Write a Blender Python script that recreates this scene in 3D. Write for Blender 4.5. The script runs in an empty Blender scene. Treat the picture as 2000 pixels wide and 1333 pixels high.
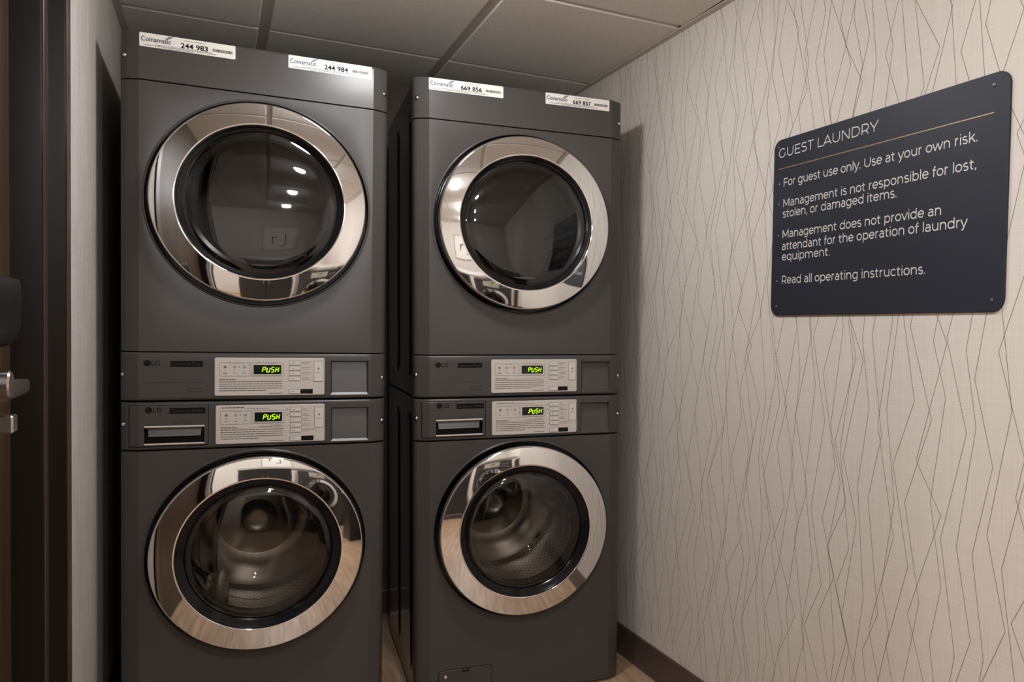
import bpy, math, random
from mathutils import Matrix, Vector
PI = math.pi
SC = bpy.context.scene
COL = SC.collection

# ------------------------------------------------------------------ camera
cam = bpy.data.cameras.new('camera'); cam_o = bpy.data.objects.new('camera', cam); COL.objects.link(cam_o)
F_PX, CX, CY, YAW, PITCH, ROLL, CAM_H = 1647.434, 1300.482, 707.785, 0.4892280, -0.0322790, 0.0203856, 1.1919765
cam.sensor_fit = 'HORIZONTAL'; cam.sensor_width = 36.0; cam.lens = F_PX * 36.0 / 2000.0
cam.shift_x = (1000.0 - CX) / 2000.0; cam.shift_y = (CY - 666.5) / 2000.0
cam.clip_start = 0.02
fw = Vector((math.sin(YAW) * math.cos(PITCH), math.cos(YAW) * math.cos(PITCH), math.sin(PITCH)))
r0 = Vector((math.cos(YAW), -math.sin(YAW), 0)); u0 = r0.cross(fw)
rt = r0 * math.cos(ROLL) + u0 * math.sin(ROLL); up = u0 * math.cos(ROLL) - r0 * math.sin(ROLL)
cam_o.matrix_world = Matrix(((rt.x, up.x, -fw.x, 0), (rt.y, up.y, -fw.y, 0), (rt.z, up.z, -fw.z, CAM_H), (0, 0, 0, 1)))
SC.camera = cam_o

# ------------------------------------------------------------------ world, exposure
w = bpy.data.worlds.new('world'); SC.world = w; w.use_nodes = True
w.node_tree.nodes['Background'].inputs[0].default_value = (0.9, 0.85, 0.8, 1)
w.node_tree.nodes['Background'].inputs[1].default_value = 0.0
SC.view_settings.view_transform = 'Standard'; SC.view_settings.look = 'None'
SC.view_settings.gamma = 1.0; SC.view_settings.use_curve_mapping = False
SC.view_settings.exposure = 0.06
SC.cycles.caustics_reflective = False; SC.cycles.caustics_refractive = False
SC.cycles.sample_clamp_indirect = 4.0
SC.cycles.max_bounces = 12; SC.cycles.diffuse_bounces = 6; SC.cycles.transparent_max_bounces = 16

LAMP_COLOR = (0.97, 0.98, 1.0)
LAMPS = [(0.44, 2.075, 84.0), (0.44, 0.59, 310.0), (0.44, -0.89, 310.0), (0.44, -2.37, 310.0), (-1.375, 0.59, 310.0), (-1.375, -0.89, 310.0), (-1.375, -2.37, 310.0)]   # downlights with domes added to light the ceiling: x, y, emission strength

# ------------------------------------------------------------------ room numbers
CEIL = 2.194; WALL_L = -0.29; BACK = 3.62; FRONT = -3.40; LOBBY = -2.75
def wall_r(y): return 1.40417 - 0.0228358 * y

# ------------------------------------------------------------------ materials
def srgb(r, g, b):
    f = lambda c: c / 12.92 if c <= 0.04045 else ((c + 0.055) / 1.055) ** 2.4
    return (f(r / 255), f(g / 255), f(b / 255), 1.0)
MATS = {}
def mat(name, col, rough=0.5, metal=0.0, spec=0.5, coat=0.0, emit=None, estr=0.0):
    m = bpy.data.materials.new(name); m.use_nodes = True
    b = m.node_tree.nodes['Principled BSDF']
    b.inputs['Base Color'].default_value = col if len(col) == 4 else (*col, 1)
    b.inputs['Roughness'].default_value = rough; b.inputs['Metallic'].default_value = metal
    b.inputs['Specular IOR Level'].default_value = spec
    b.inputs['Coat Weight'].default_value = coat
    if emit:
        b.inputs['Emission Color'].default_value = (*emit, 1); b.inputs['Emission Strength'].default_value = estr
    MATS[name] = m
    return m
class NT:
    def __init__(s, m): s.t = m.node_tree; s.b = s.t.nodes['Principled BSDF']
    def n(s, typ, **kw):
        nd = s.t.nodes.new(typ)
        for k, v in kw.items():
            if k in nd.inputs.keys(): nd.inputs[k].default_value = v
            else: setattr(nd, k, v)
        return nd
    def l(s, a, b): s.t.links.new(a, b)
    def math(s, op, a, b=None):
        nd = s.t.nodes.new('ShaderNodeMath'); nd.operation = op
        for i, v in enumerate((a, b)):
            if v is None: continue
            if isinstance(v, (int, float)): nd.inputs[i].default_value = v
            else: s.l(v, nd.inputs[i])
        return nd.outputs[0]
    def ramp(s, fac, c0, c1, p0=0.0, p1=1.0):
        nd = s.t.nodes.new('ShaderNodeValToRGB'); s.l(fac, nd.inputs[0])
        nd.color_ramp.elements[0].color = c0; nd.color_ramp.elements[1].color = c1
        nd.color_ramp.elements[0].position = p0; nd.color_ramp.elements[1].position = p1
        return nd.outputs[0]
    def coord(s, kind='Object', scale=(1, 1, 1), rot=(0, 0, 0)):
        tc = s.t.nodes.new('ShaderNodeTexCoord'); mp = s.t.nodes.new('ShaderNodeMapping')
        mp.inputs['Scale'].default_value = scale; mp.inputs['Rotation'].default_value = rot
        s.l(tc.outputs[kind], mp.inputs[0]); return mp.outputs[0]
    def noise(s, vec, scale, detail=3.0, rough=0.5):
        nd = s.n('ShaderNodeTexNoise', Scale=scale, Detail=detail, Roughness=rough); s.l(vec, nd.inputs['Vector']); return nd.outputs['Fac']
    def bump(s, h, strength, dist=0.001):
        nd = s.n('ShaderNodeBump', Strength=strength, Distance=dist); s.l(h, nd.inputs['Height']); s.l(nd.outputs[0], s.b.inputs['Normal'])

def paint_mat(name, c0, c1, rough, metal):
    m = mat(name, c0, rough, metal, 0.30); t = NT(m)
    f = t.noise(t.coord(scale=(1, 1, 1)), 900.0, 2.0)
    t.l(t.ramp(f, c0, c1, 0.35, 0.7), t.b.inputs['Base Color'])
    return m
GRAPHITE = paint_mat('graphite_paint', (0.056, 0.050, 0.0455, 1), (0.070, 0.063, 0.058, 1), 0.30, 0.05)
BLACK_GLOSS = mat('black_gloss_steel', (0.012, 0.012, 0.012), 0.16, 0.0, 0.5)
BOUNCE_PALE = mat('galvanised_steel', (0.62, 0.62, 0.61), 0.5, 0.0, 0.3)  # pale tone of the added lids that bounce light upward
BLACK_PLASTIC = mat('black_plastic', (0.006, 0.006, 0.006), 0.35, 0.0, 0.2)
BLACK_BEZEL = mat('black_door_bezel', (0.008, 0.008, 0.009), 0.14, 0.0, 0.3)
CHROME = mat('chrome', (0.90, 0.895, 0.89), 0.03, 1.0)
SATIN = mat('satin_nickel', (0.62, 0.58, 0.53), 0.24, 1.0)
STEEL = mat('screw_steel', (0.80, 0.79, 0.77), 0.22, 1.0)
SILVER = mat('silver_panel', srgb(196, 188, 180), 0.45, 0.1)
SILVER_LT = mat('silver_button', srgb(205, 199, 190), 0.4, 0.0)
SILVER_TRIM = mat('silver_trim', srgb(208, 202, 195), 0.3, 0.35)
GRIP_GREY = mat('handle_grip_grey', (0.14, 0.13, 0.122), 0.35, 0.1)
INK = mat('dark_print', (0.008, 0.007, 0.007), 0.7, 0.0, 0.04)
INK_GREY = mat('grey_print', (0.07, 0.064, 0.058), 0.5)
INK_FAINT = mat('faint_print', (0.035, 0.03, 0.028), 0.6, 0.0, 0.2)
STRIP_TEXT = mat('strip_lettering', (0.045, 0.042, 0.04), 0.6, 0.0, 0.1)
STICKER = mat('white_sticker', srgb(226, 222, 212), 0.45)
NAVY = mat('navy_print', (0.015, 0.022, 0.11), 0.5)
TEAL = mat('teal_print', (0.03, 0.10, 0.16), 0.5)
GREEN_P = mat('green_print', (0.12, 0.22, 0.12), 0.5)
DISPLAY = mat('display_window', (0.006, 0.010, 0.006), 0.15)
LED = mat('green_digits', (0.1, 0.2, 0.0), 0.4, emit=(0.60, 1.0, 0.02), estr=1.3)
DRUM = None
SIGN = mat('sign_slate', srgb(36, 39, 48), 0.5, 0.0, 0.3)
SIGN_TEXT = mat('sign_lettering', srgb(214, 210, 204), 0.5)
SIGN_SCREW = mat('sign_screw_metal', (0.12, 0.12, 0.13), 0.4, 0.6)
GOLD = mat('gold_rule', (0.36, 0.235, 0.125), 0.4, 0.3)
BASE = mat('rubber_baseboard', srgb(82, 67, 62), 0.42)
FRAME_P = mat('bronze_frame_paint', (0.011, 0.0075, 0.0048), 0.34, 0.0, 0.14)
LIT_LEDGE = mat('brown_seal_strip', srgb(66, 54, 41), 0.4)  # lighter brown standing in for light caught on the frame ledges
GRID = mat('ceiling_grid_metal', srgb(196, 188, 180), 0.5)
LAMP_TRIM = mat('lamp_trim_white', srgb(225, 220, 212), 0.4)
LENSES = [mat('lamp_dome_%d' % k, (0.9, 0.9, 0.9), 0.4, emit=LAMP_COLOR, estr=l[2]) for k, l in enumerate(LAMPS)]
DARK_LAM = mat('counter_dark_laminate', (0.03, 0.027, 0.025), 0.3)
STONE = mat('counter_top_stone', srgb(190, 184, 176), 0.25)
PAPER = mat('picture_paper', srgb(232, 228, 220), 0.6)
OAK_FRAME = mat('picture_frame_wood', srgb(170, 140, 105), 0.5)
BIN = mat('bin_plastic', (0.012, 0.012, 0.012), 0.4)
RUBBER = mat('black_rubber', (0.015, 0.015, 0.015), 0.7)

def linen(name, c0, c1, horiz):
    m = mat(name, c0, 0.85, 0.0, 0.25); t = NT(m)
    a = t.noise(t.coord(scale=(260, 260, 6)), 1.0, 3.0)      # vertical threads
    b = t.noise(t.coord(scale=(6, 6, 420)), 1.0, 3.0)        # horizontal threads
    s = t.math('ADD', t.math('MULTIPLY', a, 1.0 - horiz), t.math('MULTIPLY', b, horiz))
    t.l(t.ramp(s, c0, c1, 0.36, 0.64), t.b.inputs['Base Color'])
    t.bump(s, 0.12, 0.0005)
    return m
LINEN_R = linen('wallpaper_linen', srgb(207, 199, 189), srgb(215, 207, 198), 0.5)
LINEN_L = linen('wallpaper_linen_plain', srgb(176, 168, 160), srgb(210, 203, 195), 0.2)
LINE = mat('wallpaper_lines', srgb(136, 125, 115), 0.8, 0.0, 0.2)
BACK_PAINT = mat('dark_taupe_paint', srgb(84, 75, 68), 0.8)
PLASTER = mat('painted_plaster', srgb(216, 210, 202), 0.8)
def ceil_mat():
    m = mat('ceiling_tile', srgb(206, 196, 186), 0.9, 0.0, 0.2); t = NT(m)
    v = t.coord()
    f = t.noise(v, 260.0, 3.0, 0.7); g = t.noise(v, 700.0, 2.0)
    s = t.math('ADD', t.math('MULTIPLY', f, 0.6), t.math('MULTIPLY', g, 0.4))
    t.l(t.ramp(s, srgb(212, 206, 199), srgb(238, 234, 228), 0.34, 0.6), t.b.inputs['Base Color'])
    t.bump(s, 0.5, 0.0012)
    return m
TILE = ceil_mat()
def floor_mat():
    m = mat('oak_plank_floor', srgb(150, 118, 92), 0.42); t = NT(m)
    br = t.n('ShaderNodeTexBrick'); t.l(t.coord(rot=(0, 0, PI / 2)), br.inputs['Vector'])
    br.inputs['Scale'].default_value = 1.0; br.inputs['Brick Width'].default_value = 1.2; br.inputs['Row Height'].default_value = 0.15
    br.inputs['Mortar Size'].default_value = 0.001; br.offset = 0.37
    br.inputs['Color1'].default_value = (0.42, 0.42, 0.42, 1); br.inputs['Color2'].default_value = (0.62, 0.62, 0.62, 1); br.inputs['Mortar'].default_value = (0.1, 0.1, 0.1, 1)
    g = t.noise(t.coord(scale=(26, 1.4, 1)), 1.6, 6.0, 0.62)
    k = t.noise(t.coord(scale=(140, 4, 1)), 1.0, 3.0)
    s = t.math('ADD', t.math('MULTIPLY', g, 0.62), t.math('MULTIPLY', k, 0.2))
    sep = t.t.nodes.new('ShaderNodeSeparateColor'); t.l(br.outputs['Color'], sep.inputs[0])
    s2 = t.math('ADD', s, t.math('MULTIPLY', sep.outputs[0], 0.35))
    t.l(t.ramp(s2, srgb(128, 99, 76), srgb(202, 170, 138), 0.42, 0.78), t.b.inputs['Base Color'])
    t.bump(s2, 0.15, 0.001)
    return m
OAK = floor_mat()
def wood_door():
    m = mat('door_laminate', srgb(104, 84, 62), 0.45, 0.0, 0.2); t = NT(m)
    g = t.noise(t.coord(scale=(30, 30, 1.2)), 1.5, 6.0, 0.6)
    t.l(t.ramp(g, srgb(52, 39, 28), srgb(74, 58, 42), 0.35, 0.68), t.b.inputs['Base Color'])
    return m
DOOR_LAM = wood_door()
def drum_mat():
    m = mat('perforated_steel', (0.5, 0.47, 0.43), 0.30, 1.0); t = NT(m)
    tc = t.t.nodes.new('ShaderNodeTexCoord'); sp = t.t.nodes.new('ShaderNodeSeparateXYZ'); t.l(tc.outputs['Object'], sp.inputs[0])
    ang = t.math('ARCTAN2', sp.outputs['Z'], sp.outputs['X'])
    a = t.math('MULTIPLY', ang, 0.24 / 0.021)
    b = t.math('MULTIPLY', sp.outputs['Y'], 1 / 0.019)
    par = t.math('MULTIPLY', t.math('FLOORED_MODULO', t.math('FLOOR', b), 2.0), 0.5)
    fa = t.math('SUBTRACT', t.math('FRACT', t.math('ADD', a, par)), 0.5); fb = t.math('SUBTRACT', t.math('FRACT', b), 0.5)
    d = t.math('SQRT', t.math('ADD', t.math('MULTIPLY', fa, fa), t.math('MULTIPLY', fb, fb)))
    t.l(t.ramp(d, (0.01, 0.01, 0.01, 1), (0.36, 0.33, 0.30, 1), 0.2, 0.26), t.b.inputs['Base Color'])
    return m
DRUM = drum_mat()
DRUM_HUB = mat('drum_hub_steel', (0.30, 0.28, 0.26), 0.25, 1.0)
DRUM_GREY = mat('drum_grey', (0.035, 0.034, 0.034), 0.3, 0.3)
def glass_mat(name, tint, ior, rough=0.02):
    m = bpy.data.materials.new(name); m.use_nodes = True; t = m.node_tree
    for n in list(t.nodes): t.nodes.remove(n)
    o = t.nodes.new('ShaderNodeOutputMaterial'); mx = t.nodes.new('ShaderNodeMixShader')
    tr = t.nodes.new('ShaderNodeBsdfTransparent'); gl = t.nodes.new('ShaderNodeBsdfGlossy'); fr = t.nodes.new('ShaderNodeFresnel')
    tr.inputs[0].default_value = (*tint, 1); gl.inputs['Roughness'].default_value = rough; gl.inputs[0].default_value = (1, 1, 1, 1)
    fr.inputs[0].default_value = ior
    t.links.new(fr.outputs[0], mx.inputs[0]); t.links.new(tr.outputs[0], mx.inputs[1]); t.links.new(gl.outputs[0], mx.inputs[2]); t.links.new(mx.outputs[0], o.inputs[0])
    return m
GLASS_DRY = glass_mat('smoked_door_glass', (0.55, 0.53, 0.52), 1.65)
GLASS_WASH = glass_mat('clear_door_glass', (0.86, 0.85, 0.83), 1.6)
GLASS_BOWL = glass_mat('moulded_bowl_glass', (0.9, 0.89, 0.87), 1.45)

# ------------------------------------------------------------------ mesh builder
class MB:
    def __init__(s): s.v = []; s.f = []; s.m = []; s.mi = 0
    def quad(s, *pts):
        i = len(s.v); s.v += [tuple(p) for p in pts]; s.f.append(tuple(range(i, i + len(pts)))); s.m.append(s.mi)
    def box(s, x0, x1, y0, y1, z0, z1):
        i = len(s.v)
        s.v += [(x, y, z) for x in (x0, x1) for y in (y0, y1) for z in (z0, z1)]
        for f in ((0, 1, 3, 2), (4, 6, 7, 5), (0, 4, 5, 1), (2, 3, 7, 6), (0, 2, 6, 4), (1, 5, 7, 3)):
            s.f.append(tuple(i + k for k in f)); s.m.append(s.mi)
    def bbox(s, x0, x1, y0, y1, z0, z1, c):
        """box with chamfered edges"""
        i = len(s.v); P = []
        X, Y, Z = (x0, x1), (y0, y1), (z0, z1); idx = {}
        for a in (0, 1):
            for b in (0, 1):
                for d in (0, 1):
                    sx, sy, sz = (1 if a == 0 else -1), (1 if b == 0 else -1), (1 if d == 0 else -1)
                    for ax in range(3):
                        p = [X[a], Y[b], Z[d]]
                        if ax != 0: p[0] += sx * c
                        if ax != 1: p[1] += sy * c
                        if ax != 2: p[2] += sz * c
                        idx[(a, b, d, ax)] = i + len(P); P.append(tuple(p))
        s.v += P
        def add(*f): s.f.append(f); s.m.append(s.mi)
        for ax, o in ((0, (1, 2)), (1, (0, 2)), (2, (0, 1))):
            for e in (0, 1):
                ring = []
                for q in ((0, 0), (1, 0), (1, 1), (0, 1)):
                    k = [0, 0, 0]; k[ax] = e; k[o[0]] = q[0]; k[o[1]] = q[1]; ring.append(idx[(*k, ax)])
                flip = (e == 0) ^ (ax == 1)
                add(*(ring[::-1] if flip else ring))
            for q in ((0, 0), (0, 1), (1, 0), (1, 1)):
                k0 = [0, 0, 0]; k1 = [0, 0, 0]
                k0[o[0]] = k1[o[0]] = q[0]; k0[o[1]] = k1[o[1]] = q[1]; k0[ax] = 0; k1[ax] = 1
                add(idx[(*k0, o[0])], idx[(*k1, o[0])], idx[(*k1, o[1])], idx[(*k0, o[1])])
        for a in (0, 1):
            for b in (0, 1):
                for d in (0, 1): add(idx[(a, b, d, 0)], idx[(a, b, d, 1)], idx[(a, b, d, 2)])
    def grid(s, rows, close=False):
        """rows of equally many points -> quads"""
        i = len(s.v); n = len(rows[0])
        for r in rows: s.v += [tuple(p) for p in r]
        for a in range(len(rows) - 1):
            for b in range(n if close else n - 1):
                c = (b + 1) % n
                s.f.append((i + a * n + b, i + a * n + c, i + (a + 1) * n + c, i + (a + 1) * n + b)); s.m.append(s.mi)
    def lathe(s, prof, n=96, zc=0.0, xc=0.0, cap=False):
        """profile of (radius, y) around the y axis"""
        rows = []
        for r, y in prof:
            rr = max(r, 1e-5)
            rows.append([(xc + rr * math.cos(2 * PI * k / n), y, zc + rr * math.sin(2 * PI * k / n)) for k in range(n)])
        s.grid(rows, True)
        if cap:
            s.quad(*rows[-1])
    def lathe_z(s, prof, n=48, xc=0.0, yc=0.0):
        rows = [[(xc + max(r, 1e-5) * math.cos(2 * PI * k / n), yc + max(r, 1e-5) * math.sin(2 * PI * k / n), z) for k in range(n)] for r, z in prof]
        s.grid(rows, True)
    def tube(s, pts, rad, n=10):
        rows = []
        for k, p in enumerate(pts):
            p = Vector(p); a = Vector(pts[max(k - 1, 0)]); b = Vector(pts[min(k + 1, len(pts) - 1)])
            d = (b - a).normalized(); q = d.orthogonal().normalized() if k == 0 else (q - d * q.dot(d)).normalized(); e = d.cross(q)
            r = rad[k] if isinstance(rad, (list, tuple)) else rad
            rows.append([p + (q * math.cos(2 * PI * j / n) + e * math.sin(2 * PI * j / n)) * r for j in range(n)])
        s.grid(rows, True); s.quad(*rows[0][::-1]); s.quad(*rows[-1])
    def plate(s, x0, x1, z0, z1, r, y, t, ch=0.0008, back=True):
        """rounded rectangle plate in the xz plane, front at y (towards -y), thickness t"""
        def ring(ins, yy):
            rr = max(r - ins, 1e-4); o = []
            for cx_, cz_, a0 in ((x1 - r, z1 - r, 0), (x0 + r, z1 - r, 90), (x0 + r, z0 + r, 180), (x1 - r, z0 + r, 270)):
                for k in range(7):
                    a = math.radians(a0 + 15 * k); o.append((cx_ + rr * math.cos(a), yy, cz_ + rr * math.sin(a)))
            return o
        A, B, D = ring(ch, y), ring(0, y + ch), ring(0, y + t)
        s.grid([A, B, D], True); s.quad(*A)
        if back: s.quad(*D[::-1])
    def frame(s, x0, x1, z0, z1, r, wd, y, t, k=7):
        """rounded rectangle ring of width wd"""
        def ring(ins, yy):
            rr = max(r - ins, 1e-4); o = []
            for cx_, cz_, a0 in ((x1 - r, z1 - r, 0), (x0 + r, z1 - r, 90), (x0 + r, z0 + r, 180), (x1 - r, z0 + r, 270)):
                for q in range(k):
                    a = math.radians(a0 + 90 / (k - 1) * q); o.append((cx_ + rr * math.cos(a), yy, cz_ + rr * math.sin(a)))
            return o
        s.grid([ring(0, y + t), ring(0, y), ring(wd, y), ring(wd, y + t)], True)
    def rect(s, x0, x1, z0, z1, y): s.quad((x0, y, z0), (x1, y, z0), (x1, y, z1), (x0, y, z1))
    def add(s, verts, faces, M=None):
        i = len(s.v)
        for p in verts: s.v.append(tuple(M @ Vector(p)) if M else tuple(p))
        for f in faces: s.f.append(tuple(i + k for k in f)); s.m.append(s.mi)
    def build(s, name, mats, parent=None, loc=(0, 0, 0), sharp=22, rot=None):
        me = bpy.data.meshes.new(name)
        me.from_pydata(s.v, [], s.f)
        for m in (mats if isinstance(mats, (list, tuple)) else [mats]): me.materials.append(m)
        me.polygons.foreach_set('material_index', s.m)
        me.polygons.foreach_set('use_smooth', [True] * len(me.polygons))
        me.update(); me.validate()
        me.set_sharp_from_angle(angle=math.radians(sharp))
        o = bpy.data.objects.new(name, me); COL.objects.link(o); o.location = loc
        if rot: o.rotation_euler = rot
        if parent: o.parent = parent
        return o

def empty(name, loc=(0, 0, 0), rot=(0, 0, 0)):
    o = bpy.data.objects.new(name, None); COL.objects.link(o); o.location = loc; o.rotation_euler = rot
    o.empty_display_size = 0.1
    return o
def tag(o, label, cat, group=None, kind=None):
    o['label'] = label; o['category'] = cat
    if group: o['group'] = group
    if kind: o['kind'] = kind
    return o

# ------------------------------------------------------------------ lettering
_TXT = {}
def text_geo(body, bold=0.0):
    key = (body, bold)
    if key in _TXT: return _TXT[key]
    c = bpy.data.curves.new('t', 'FONT'); c.body = body; c.size = 1.0 / 0.7; c.fill_mode = 'FRONT'; c.offset = bold; c.resolution_u = 4
    o = bpy.data.objects.new('t', c); COL.objects.link(o)
    dg = bpy.context.evaluated_depsgraph_get(); me = o.evaluated_get(dg).to_mesh()
    vs = [tuple(v.co) for v in me.vertices]; fs = [tuple(p.vertices) for p in me.polygons]
    o.evaluated_get(dg).to_mesh_clear(); bpy.data.objects.remove(o); bpy.data.curves.remove(c)
    _TXT[key] = (vs, fs); return vs, fs
def put_text(mb, body, x0, z0, h, y, width=None, bold=0.0, align='l', slant=0.0):
    """cap height h, baseline z0; optionally stretched to a width"""
    vs, fs = text_geo(body, bold)
    xs = [v[0] for v in vs]; a, b = min(xs), max(xs)
    kx = h if width is None else width / (b - a)
    wd = (b - a) * kx
    ox = x0 - a * kx if align == 'l' else (x0 - wd - a * kx if align == 'r' else x0 - wd / 2 - a * kx)
    mb.add([(ox + v[0] * kx + slant * v[1] * h, y, z0 + v[1] * h) for v in vs], fs)
def word_bars(mb, x0, x1, z, h, y, rng, wmin=0.003, wmax=0.009, gap=0.0012):
    x = x0
    while x < x1 - 0.001:
        e = min(x + rng.uniform(wmin, wmax), x1); mb.rect(x, e, z - h / 2, z + h / 2, y); x = e + gap

# single-stroke geometric sans: each glyph = (advance, [strokes]); S smooth curve, L straight
def arc(cx, cy, rx, ry, a0, a1, n=20):
    return [(cx + rx * math.cos(math.radians(a0 + (a1 - a0) * k / n)), cy + ry * math.sin(math.radians(a0 + (a1 - a0) * k / n))) for k in range(n + 1)]
XH = 0.54; RB = 0.232; MB_ = 0.27
def bowl(cx): return arc(cx, MB_, 0.235, RB, 0, 360, 32)
GL = {
 'G': (0.80, [arc(0.40, 0.35, 0.325, 0.315, 45, 320, 30) + [(0.665, 0.155)], [(0.665, 0.34), (0.665, 0.14)]]),
 'U': (0.78, [[(0.11, 0.70), (0.11, 0.30)] + arc(0.39, 0.29, 0.28, 0.255, 180, 360, 20) + [(0.67, 0.70)]]),
 'E': (0.65, [[(0.12, 0.0), (0.12, 0.70)], [(0.12, 0.665), (0.58, 0.665)], [(0.12, 0.36), (0.53, 0.36)], [(0.12, 0.035), (0.59, 0.035)]]),
 'S': (0.62, [arc(0.31, 0.508, 0.215, 0.157, 38, 180, 12) + arc(0.31, 0.508, 0.215, 0.150, 190, 262, 8) + arc(0.31, 0.192, 0.225, 0.163, 82, -90, 14) + arc(0.31, 0.192, 0.25, 0.157, 260, 215, 6)]),
 'T': (0.60, [[(0.02, 0.665), (0.58, 0.665)], [(0.30, 0.665), (0.30, 0.0)]]),
 'L': (0.58, [[(0.12, 0.70), (0.12, 0.0)], [(0.12, 0.035), (0.55, 0.035)]]),
 'A': (0.75, [[(0.03, 0.0), (0.375, 0.69)], [(0.375, 0.69), (0.72, 0.0)], [(0.155, 0.20), (0.595, 0.20)]]),
 'N': (0.82, [[(0.12, 0.0), (0.12, 0.70)], [(0.12, 0.69), (0.70, 0.01)], [(0.70, 0.70), (0.70, 0.0)]]),
 'D': (0.80, [[(0.12, 0.0), (0.12, 0.70)], [(0.12, 0.665), (0.38, 0.665)] + arc(0.38, 0.35, 0.335, 0.315, 88, -88, 22) + [(0.12, 0.035)]]),
 'R': (0.71, [[(0.12, 0.0), (0.12, 0.70)], [(0.12, 0.665), (0.37, 0.665)] + arc(0.37, 0.45, 0.245, 0.215, 88, -88, 16) + [(0.12, 0.235)], [(0.42, 0.24), (0.62, 0.0)]]),
 'Y': (0.69, [[(0.02, 0.70), (0.345, 0.25)], [(0.345, 0.25), (0.67, 0.70)], [(0.345, 0.26), (0.345, 0.0)]]),
 'F': (0.62, [[(0.12, 0.0), (0.12, 0.70)], [(0.12, 0.665), (0.58, 0.665)], [(0.12, 0.34), (0.53, 0.34)]]),
 'M': (0.94, [[(0.12, 0.0), (0.12, 0.70)], [(0.12, 0.69), (0.47, 0.13)], [(0.47, 0.13), (0.82, 0.69)], [(0.82, 0.70), (0.82, 0.0)]]),
 'o': (0.61, [bowl(0.305)]),
 'a': (0.57, [arc(0.27, 0.335, 0.195, 0.165, 135, 0, 12) + [(0.465, 0.0)], [(0.465, 0.305), (0.27, 0.305)] + arc(0.26, 0.17, 0.175, 0.135, 90, 270, 12) + arc(0.27, 0.20, 0.195, 0.165, 275, 350, 8)]),
 'b': (0.66, [[(0.11, 0.0), (0.11, 0.74)], bowl(0.345)]),
 'd': (0.66, [[(0.55, 0.0), (0.55, 0.74)], bowl(0.315)]),
 'p': (0.66, [[(0.11, -0.19), (0.11, XH)], bowl(0.345)]),
 'q': (0.66, [[(0.55, -0.19), (0.55, XH)], bowl(0.315)]),
 'g': (0.66, [[(0.55, XH), (0.55, 0.05)] + arc(0.32, 0.03, 0.23, 0.195, 0, -140, 14), bowl(0.315)]),
 'c': (0.56, [arc(0.305, MB_, 0.235, RB, 42, 318, 26)]),
 'e': (0.60, [[(0.07, 0.275), (0.535, 0.275)] + arc(0.305, MB_, 0.235, RB, 2, 320, 28)]),
 'f': (0.36, [[(0.15, 0.0), (0.15, 0.56)] + arc(0.27, 0.57, 0.12, 0.14, 180, 75, 8), [(0.03, 0.475), (0.33, 0.475)]]),
 'h': (0.65, [[(0.11, 0.0), (0.11, 0.74)], arc(0.325, 0.29, 0.215, 0.215, 180, 0, 16) + [(0.54, 0.0)]]),
 'n': (0.65, [[(0.11, 0.0), (0.11, XH)], arc(0.325, 0.29, 0.215, 0.215, 180, 0, 16) + [(0.54, 0.0)]]),
 'm': (1.02, [[(0.11, 0.0), (0.11, XH)], arc(0.31, 0.30, 0.20, 0.205, 180, 0, 14) + [(0.51, 0.0)], arc(0.71, 0.30, 0.20, 0.205, 180, 0, 14) + [(0.91, 0.0)]]),
 'u': (0.65, [[(0.54, 0.0), (0.54, XH)], [(0.11, XH), (0.11, 0.25)] + arc(0.325, 0.25, 0.215, 0.215, 180, 360, 16)]),
 'r': (0.40, [[(0.11, 0.0), (0.11, XH)], arc(0.33, 0.28, 0.22, 0.225, 180, 92, 8)]),
 's': (0.49, [arc(0.245, 0.392, 0.165, 0.112, 40, 180, 10) + arc(0.245, 0.392, 0.165, 0.11, 195, 260, 6) + arc(0.245, 0.148, 0.175, 0.128, 84, -90, 12) + arc(0.245, 0.148, 0.19, 0.112, 262, 218, 5)]),
 't': (0.41, [[(0.16, 0.65), (0.16, 0.16)] + arc(0.28, 0.16, 0.12, 0.125, 180, 290, 8), [(0.03, 0.475), (0.35, 0.475)]]),
 'i': (0.22, [[(0.11, 0.0), (0.11, XH)], [(0.11, 0.66), (0.11, 0.74)]]),
 'l': (0.22, [[(0.11, 0.0), (0.11, 0.74)]]),
 'k': (0.58, [[(0.11, 0.0), (0.11, 0.74)], [(0.11, 0.19), (0.50, XH)], [(0.27, 0.33), (0.54, 0.0)]]),
 'v': (0.55, [[(0.02, XH), (0.275, 0.01)], [(0.275, 0.01), (0.53, XH)]]),
 'w': (0.87, [[(0.02, XH), (0.23, 0.01)], [(0.23, 0.01), (0.435, 0.52)], [(0.435, 0.52), (0.64, 0.01)], [(0.64, 0.01), (0.85, XH)]]),
 'y': (0.55, [[(0.02, XH), (0.275, 0.01)], [(0.53, XH), (0.275, 0.0), (0.22, -0.12)] + arc(0.13, -0.09, 0.09, 0.085, 320, 235, 5)]),
 '.': (0.20, [[(0.10, 0.0), (0.10, 0.09)]]),
 ',': (0.20, [[(0.11, 0.09), (0.11, 0.02), (0.07, -0.10)]]),
 '\u00b7': (0.2, [[(0.1, 0.10), (0.1, 0.19)]]),
 ' ': (0.27, []),
}
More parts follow.
